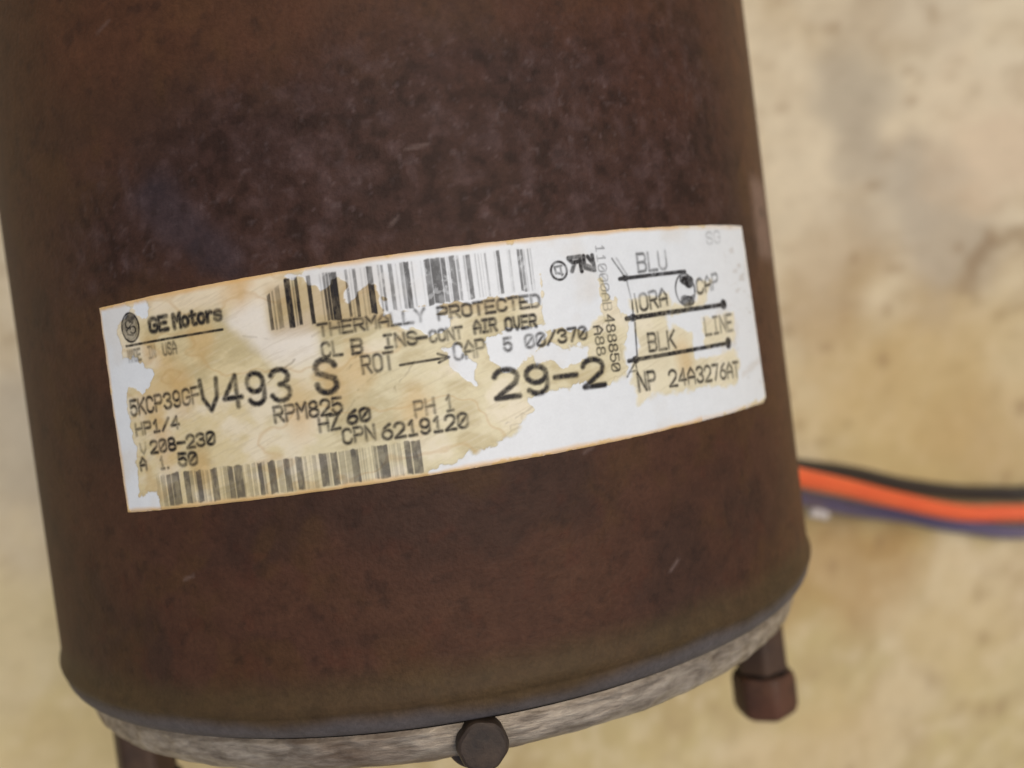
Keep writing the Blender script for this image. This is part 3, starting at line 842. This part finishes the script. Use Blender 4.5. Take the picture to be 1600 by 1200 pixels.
# listing marks
ink_mesh("certification_mark", ring(19.15, 10.6, 1.1, 1.15, 1) + [(18.6, 11.1, 19.6, 11.2, .8), (18.6, 11.1, 18.7, 10.3, .8), (18.7, 10.4, 19.6, 10.1, .7), (19.4, 11.0, 19.5, 10.0, .7)], .3, .12, .85, MAT_INK, 510)
ink_mesh("certification_mark", [(20.7, 12.1, 22.4, 12.2, 1), (20.7, 12.0, 21.2, 11.5, 1), (21.2, 11.5, 22.4, 11.6, 1), (22.3, 12.1, 22.4, 10.3, 1), (21.5, 11.4, 21.0, 10.4, .7),
                                (22.9, 12.2, 22.9, 10.8, 1), (22.9, 10.7, 24.1, 10.3, 1), (24.2, 12.2, 24.3, 10.3, 1), (23.5, 12.1, 24.2, 11.2, .9), (22.6, 11.2, 24.0, 10.6, .8)], .55, .14, .9, MAT_INK, 511)
# round monogram: dark roundel with pale curls left open
emb = ring(-38.15, 10.55, 1.5, 1.85, 1) + ring(-38.15, 10.55, 1.18, 1.5, .55)
emb += ring(-38.5, 11.0, .45, .5, 1, 14, 20, 330) + ring(-37.75, 10.2, .5, .45, 1, 14, -150, 160)
emb += ring(-38.15, 10.55, .85, 1.0, .8, 20, 40, 300) + [(-38.9, 10.2, -37.5, 11.2, .9), (-38.3, 11.6, -37.6, 11.0, 1), (-38.8, 9.7, -37.8, 9.5, .9)]
ink_mesh("round_emblem", emb, .27, .12, .95, MAT_INK, 512, discs=[(-38.15, 10.55, 1.5, 1.85, .42), (-38.0, 11.75, 1.0, .5, .8)])

# ------------------------------------------------------------------ lead wires
def tube(name, pts, rad, mat, parent, label=None, nseg=20):
    P = np.array(pts) * 1e-3
    P[:, 2] += RAD
    # Catmull-Rom
    Q = np.vstack([2 * P[0] - P[1], P, 2 * P[-1] - P[-2]])
    out = []
    for i in range(1, len(Q) - 2):
        for t in np.linspace(0, 1, 18, endpoint=False):
            out.append(.5 * ((2 * Q[i]) + (-Q[i - 1] + Q[i + 1]) * t + (2 * Q[i - 1] - 5 * Q[i] + 4 * Q[i + 1] - Q[i + 2]) * t * t
                             + (-Q[i - 1] + 3 * Q[i] - 3 * Q[i + 1] + Q[i + 2]) * t ** 3))
    out.append(Q[-2])
    C = np.array(out)
    k = np.linspace(0, len(out) * .004, len(out))
    C[:, 1] += 1.5e-4 * np.sin(k * 37 + rad * 9) * np.clip(k * 12, 0, 1)
    C[:, 2] += 1.5e-4 * np.sin(k * 29 + rad * 5) * np.clip(k * 12, 0, 1)
    T = np.gradient(C, axis=0)
    T /= np.linalg.norm(T, axis=1)[:, None]
    up = np.array([0, 0, 1.0])
    Sd = np.cross(T, up)
    Sd /= np.linalg.norm(Sd, axis=1)[:, None]
    N = np.cross(Sd, T)
    a = np.linspace(0, 2 * math.pi, nseg, endpoint=False)
    V = C[:, None, :] + rad * 1e-3 * (np.cos(a)[None, :, None] * Sd[:, None, :] + np.sin(a)[None, :, None] * N[:, None, :])
    V = np.concatenate([C[:1, None, :].repeat(nseg, 1), V, C[-1:, None, :].repeat(nseg, 1)], 0)
    me = raw_mesh(name, V.reshape(-1, 3), grid_faces(nseg, len(V), True))
    return link(name, me, mat, parent, label)
# the three leads leave the far flank of the shell together and run off to the right
tube("lead_wire", [(60, -27, -14), (72, -31, -17), (82.8, -35.4, -21), (103.3, -42.9, -35), (122.5, -50.8, -47.6), (140.0, -57.1, -54.6), (156.0, -60.8, -57.4), (180, -62.9, -59),
                   (230, -58, -66), (275, -40, -67)], 2.4, MAT_ORANGE, motor, "orange lead wire")
tube("lead_wire", [(62, -24, -16), (76, -29.3, -27), (89.7, -35.4, -36), (113.1, -42.7, -50), (130.2, -48.7, -57), (148.4, -54.3, -63.0), (163.6, -57.1, -66.5), (182, -58.4, -67),
                   (230, -52, -67.5), (270, -30, -67.5)], 2.15, MAT_BLACK, motor, "black lead wire")
blue = tube("lead_wire", [(60, -30, -16), (76, -37, -26), (88.8, -43.3, -38), (105.0, -49.6, -52), (123, -56.1, -62.6), (137.2, -60.4, -67), (151.8, -65.1, -67.5), (176, -70.6, -67.5),
                          (230, -70, -67.5), (280, -55, -67.5)], 2.3, MAT_BLUE, motor, "dull blue lead wire")
def tube_glint():  # made-up bead that stands in for a bright glint on the wire
    return tube("glint", [(95.5, -49.2, -42.0), (97.7, -50.0, -42.6), (100.6, -51.0, -44.0)], 1.25, MAT_GLINT, blue, "small pale bead added for the wire glint")
tube_glint()
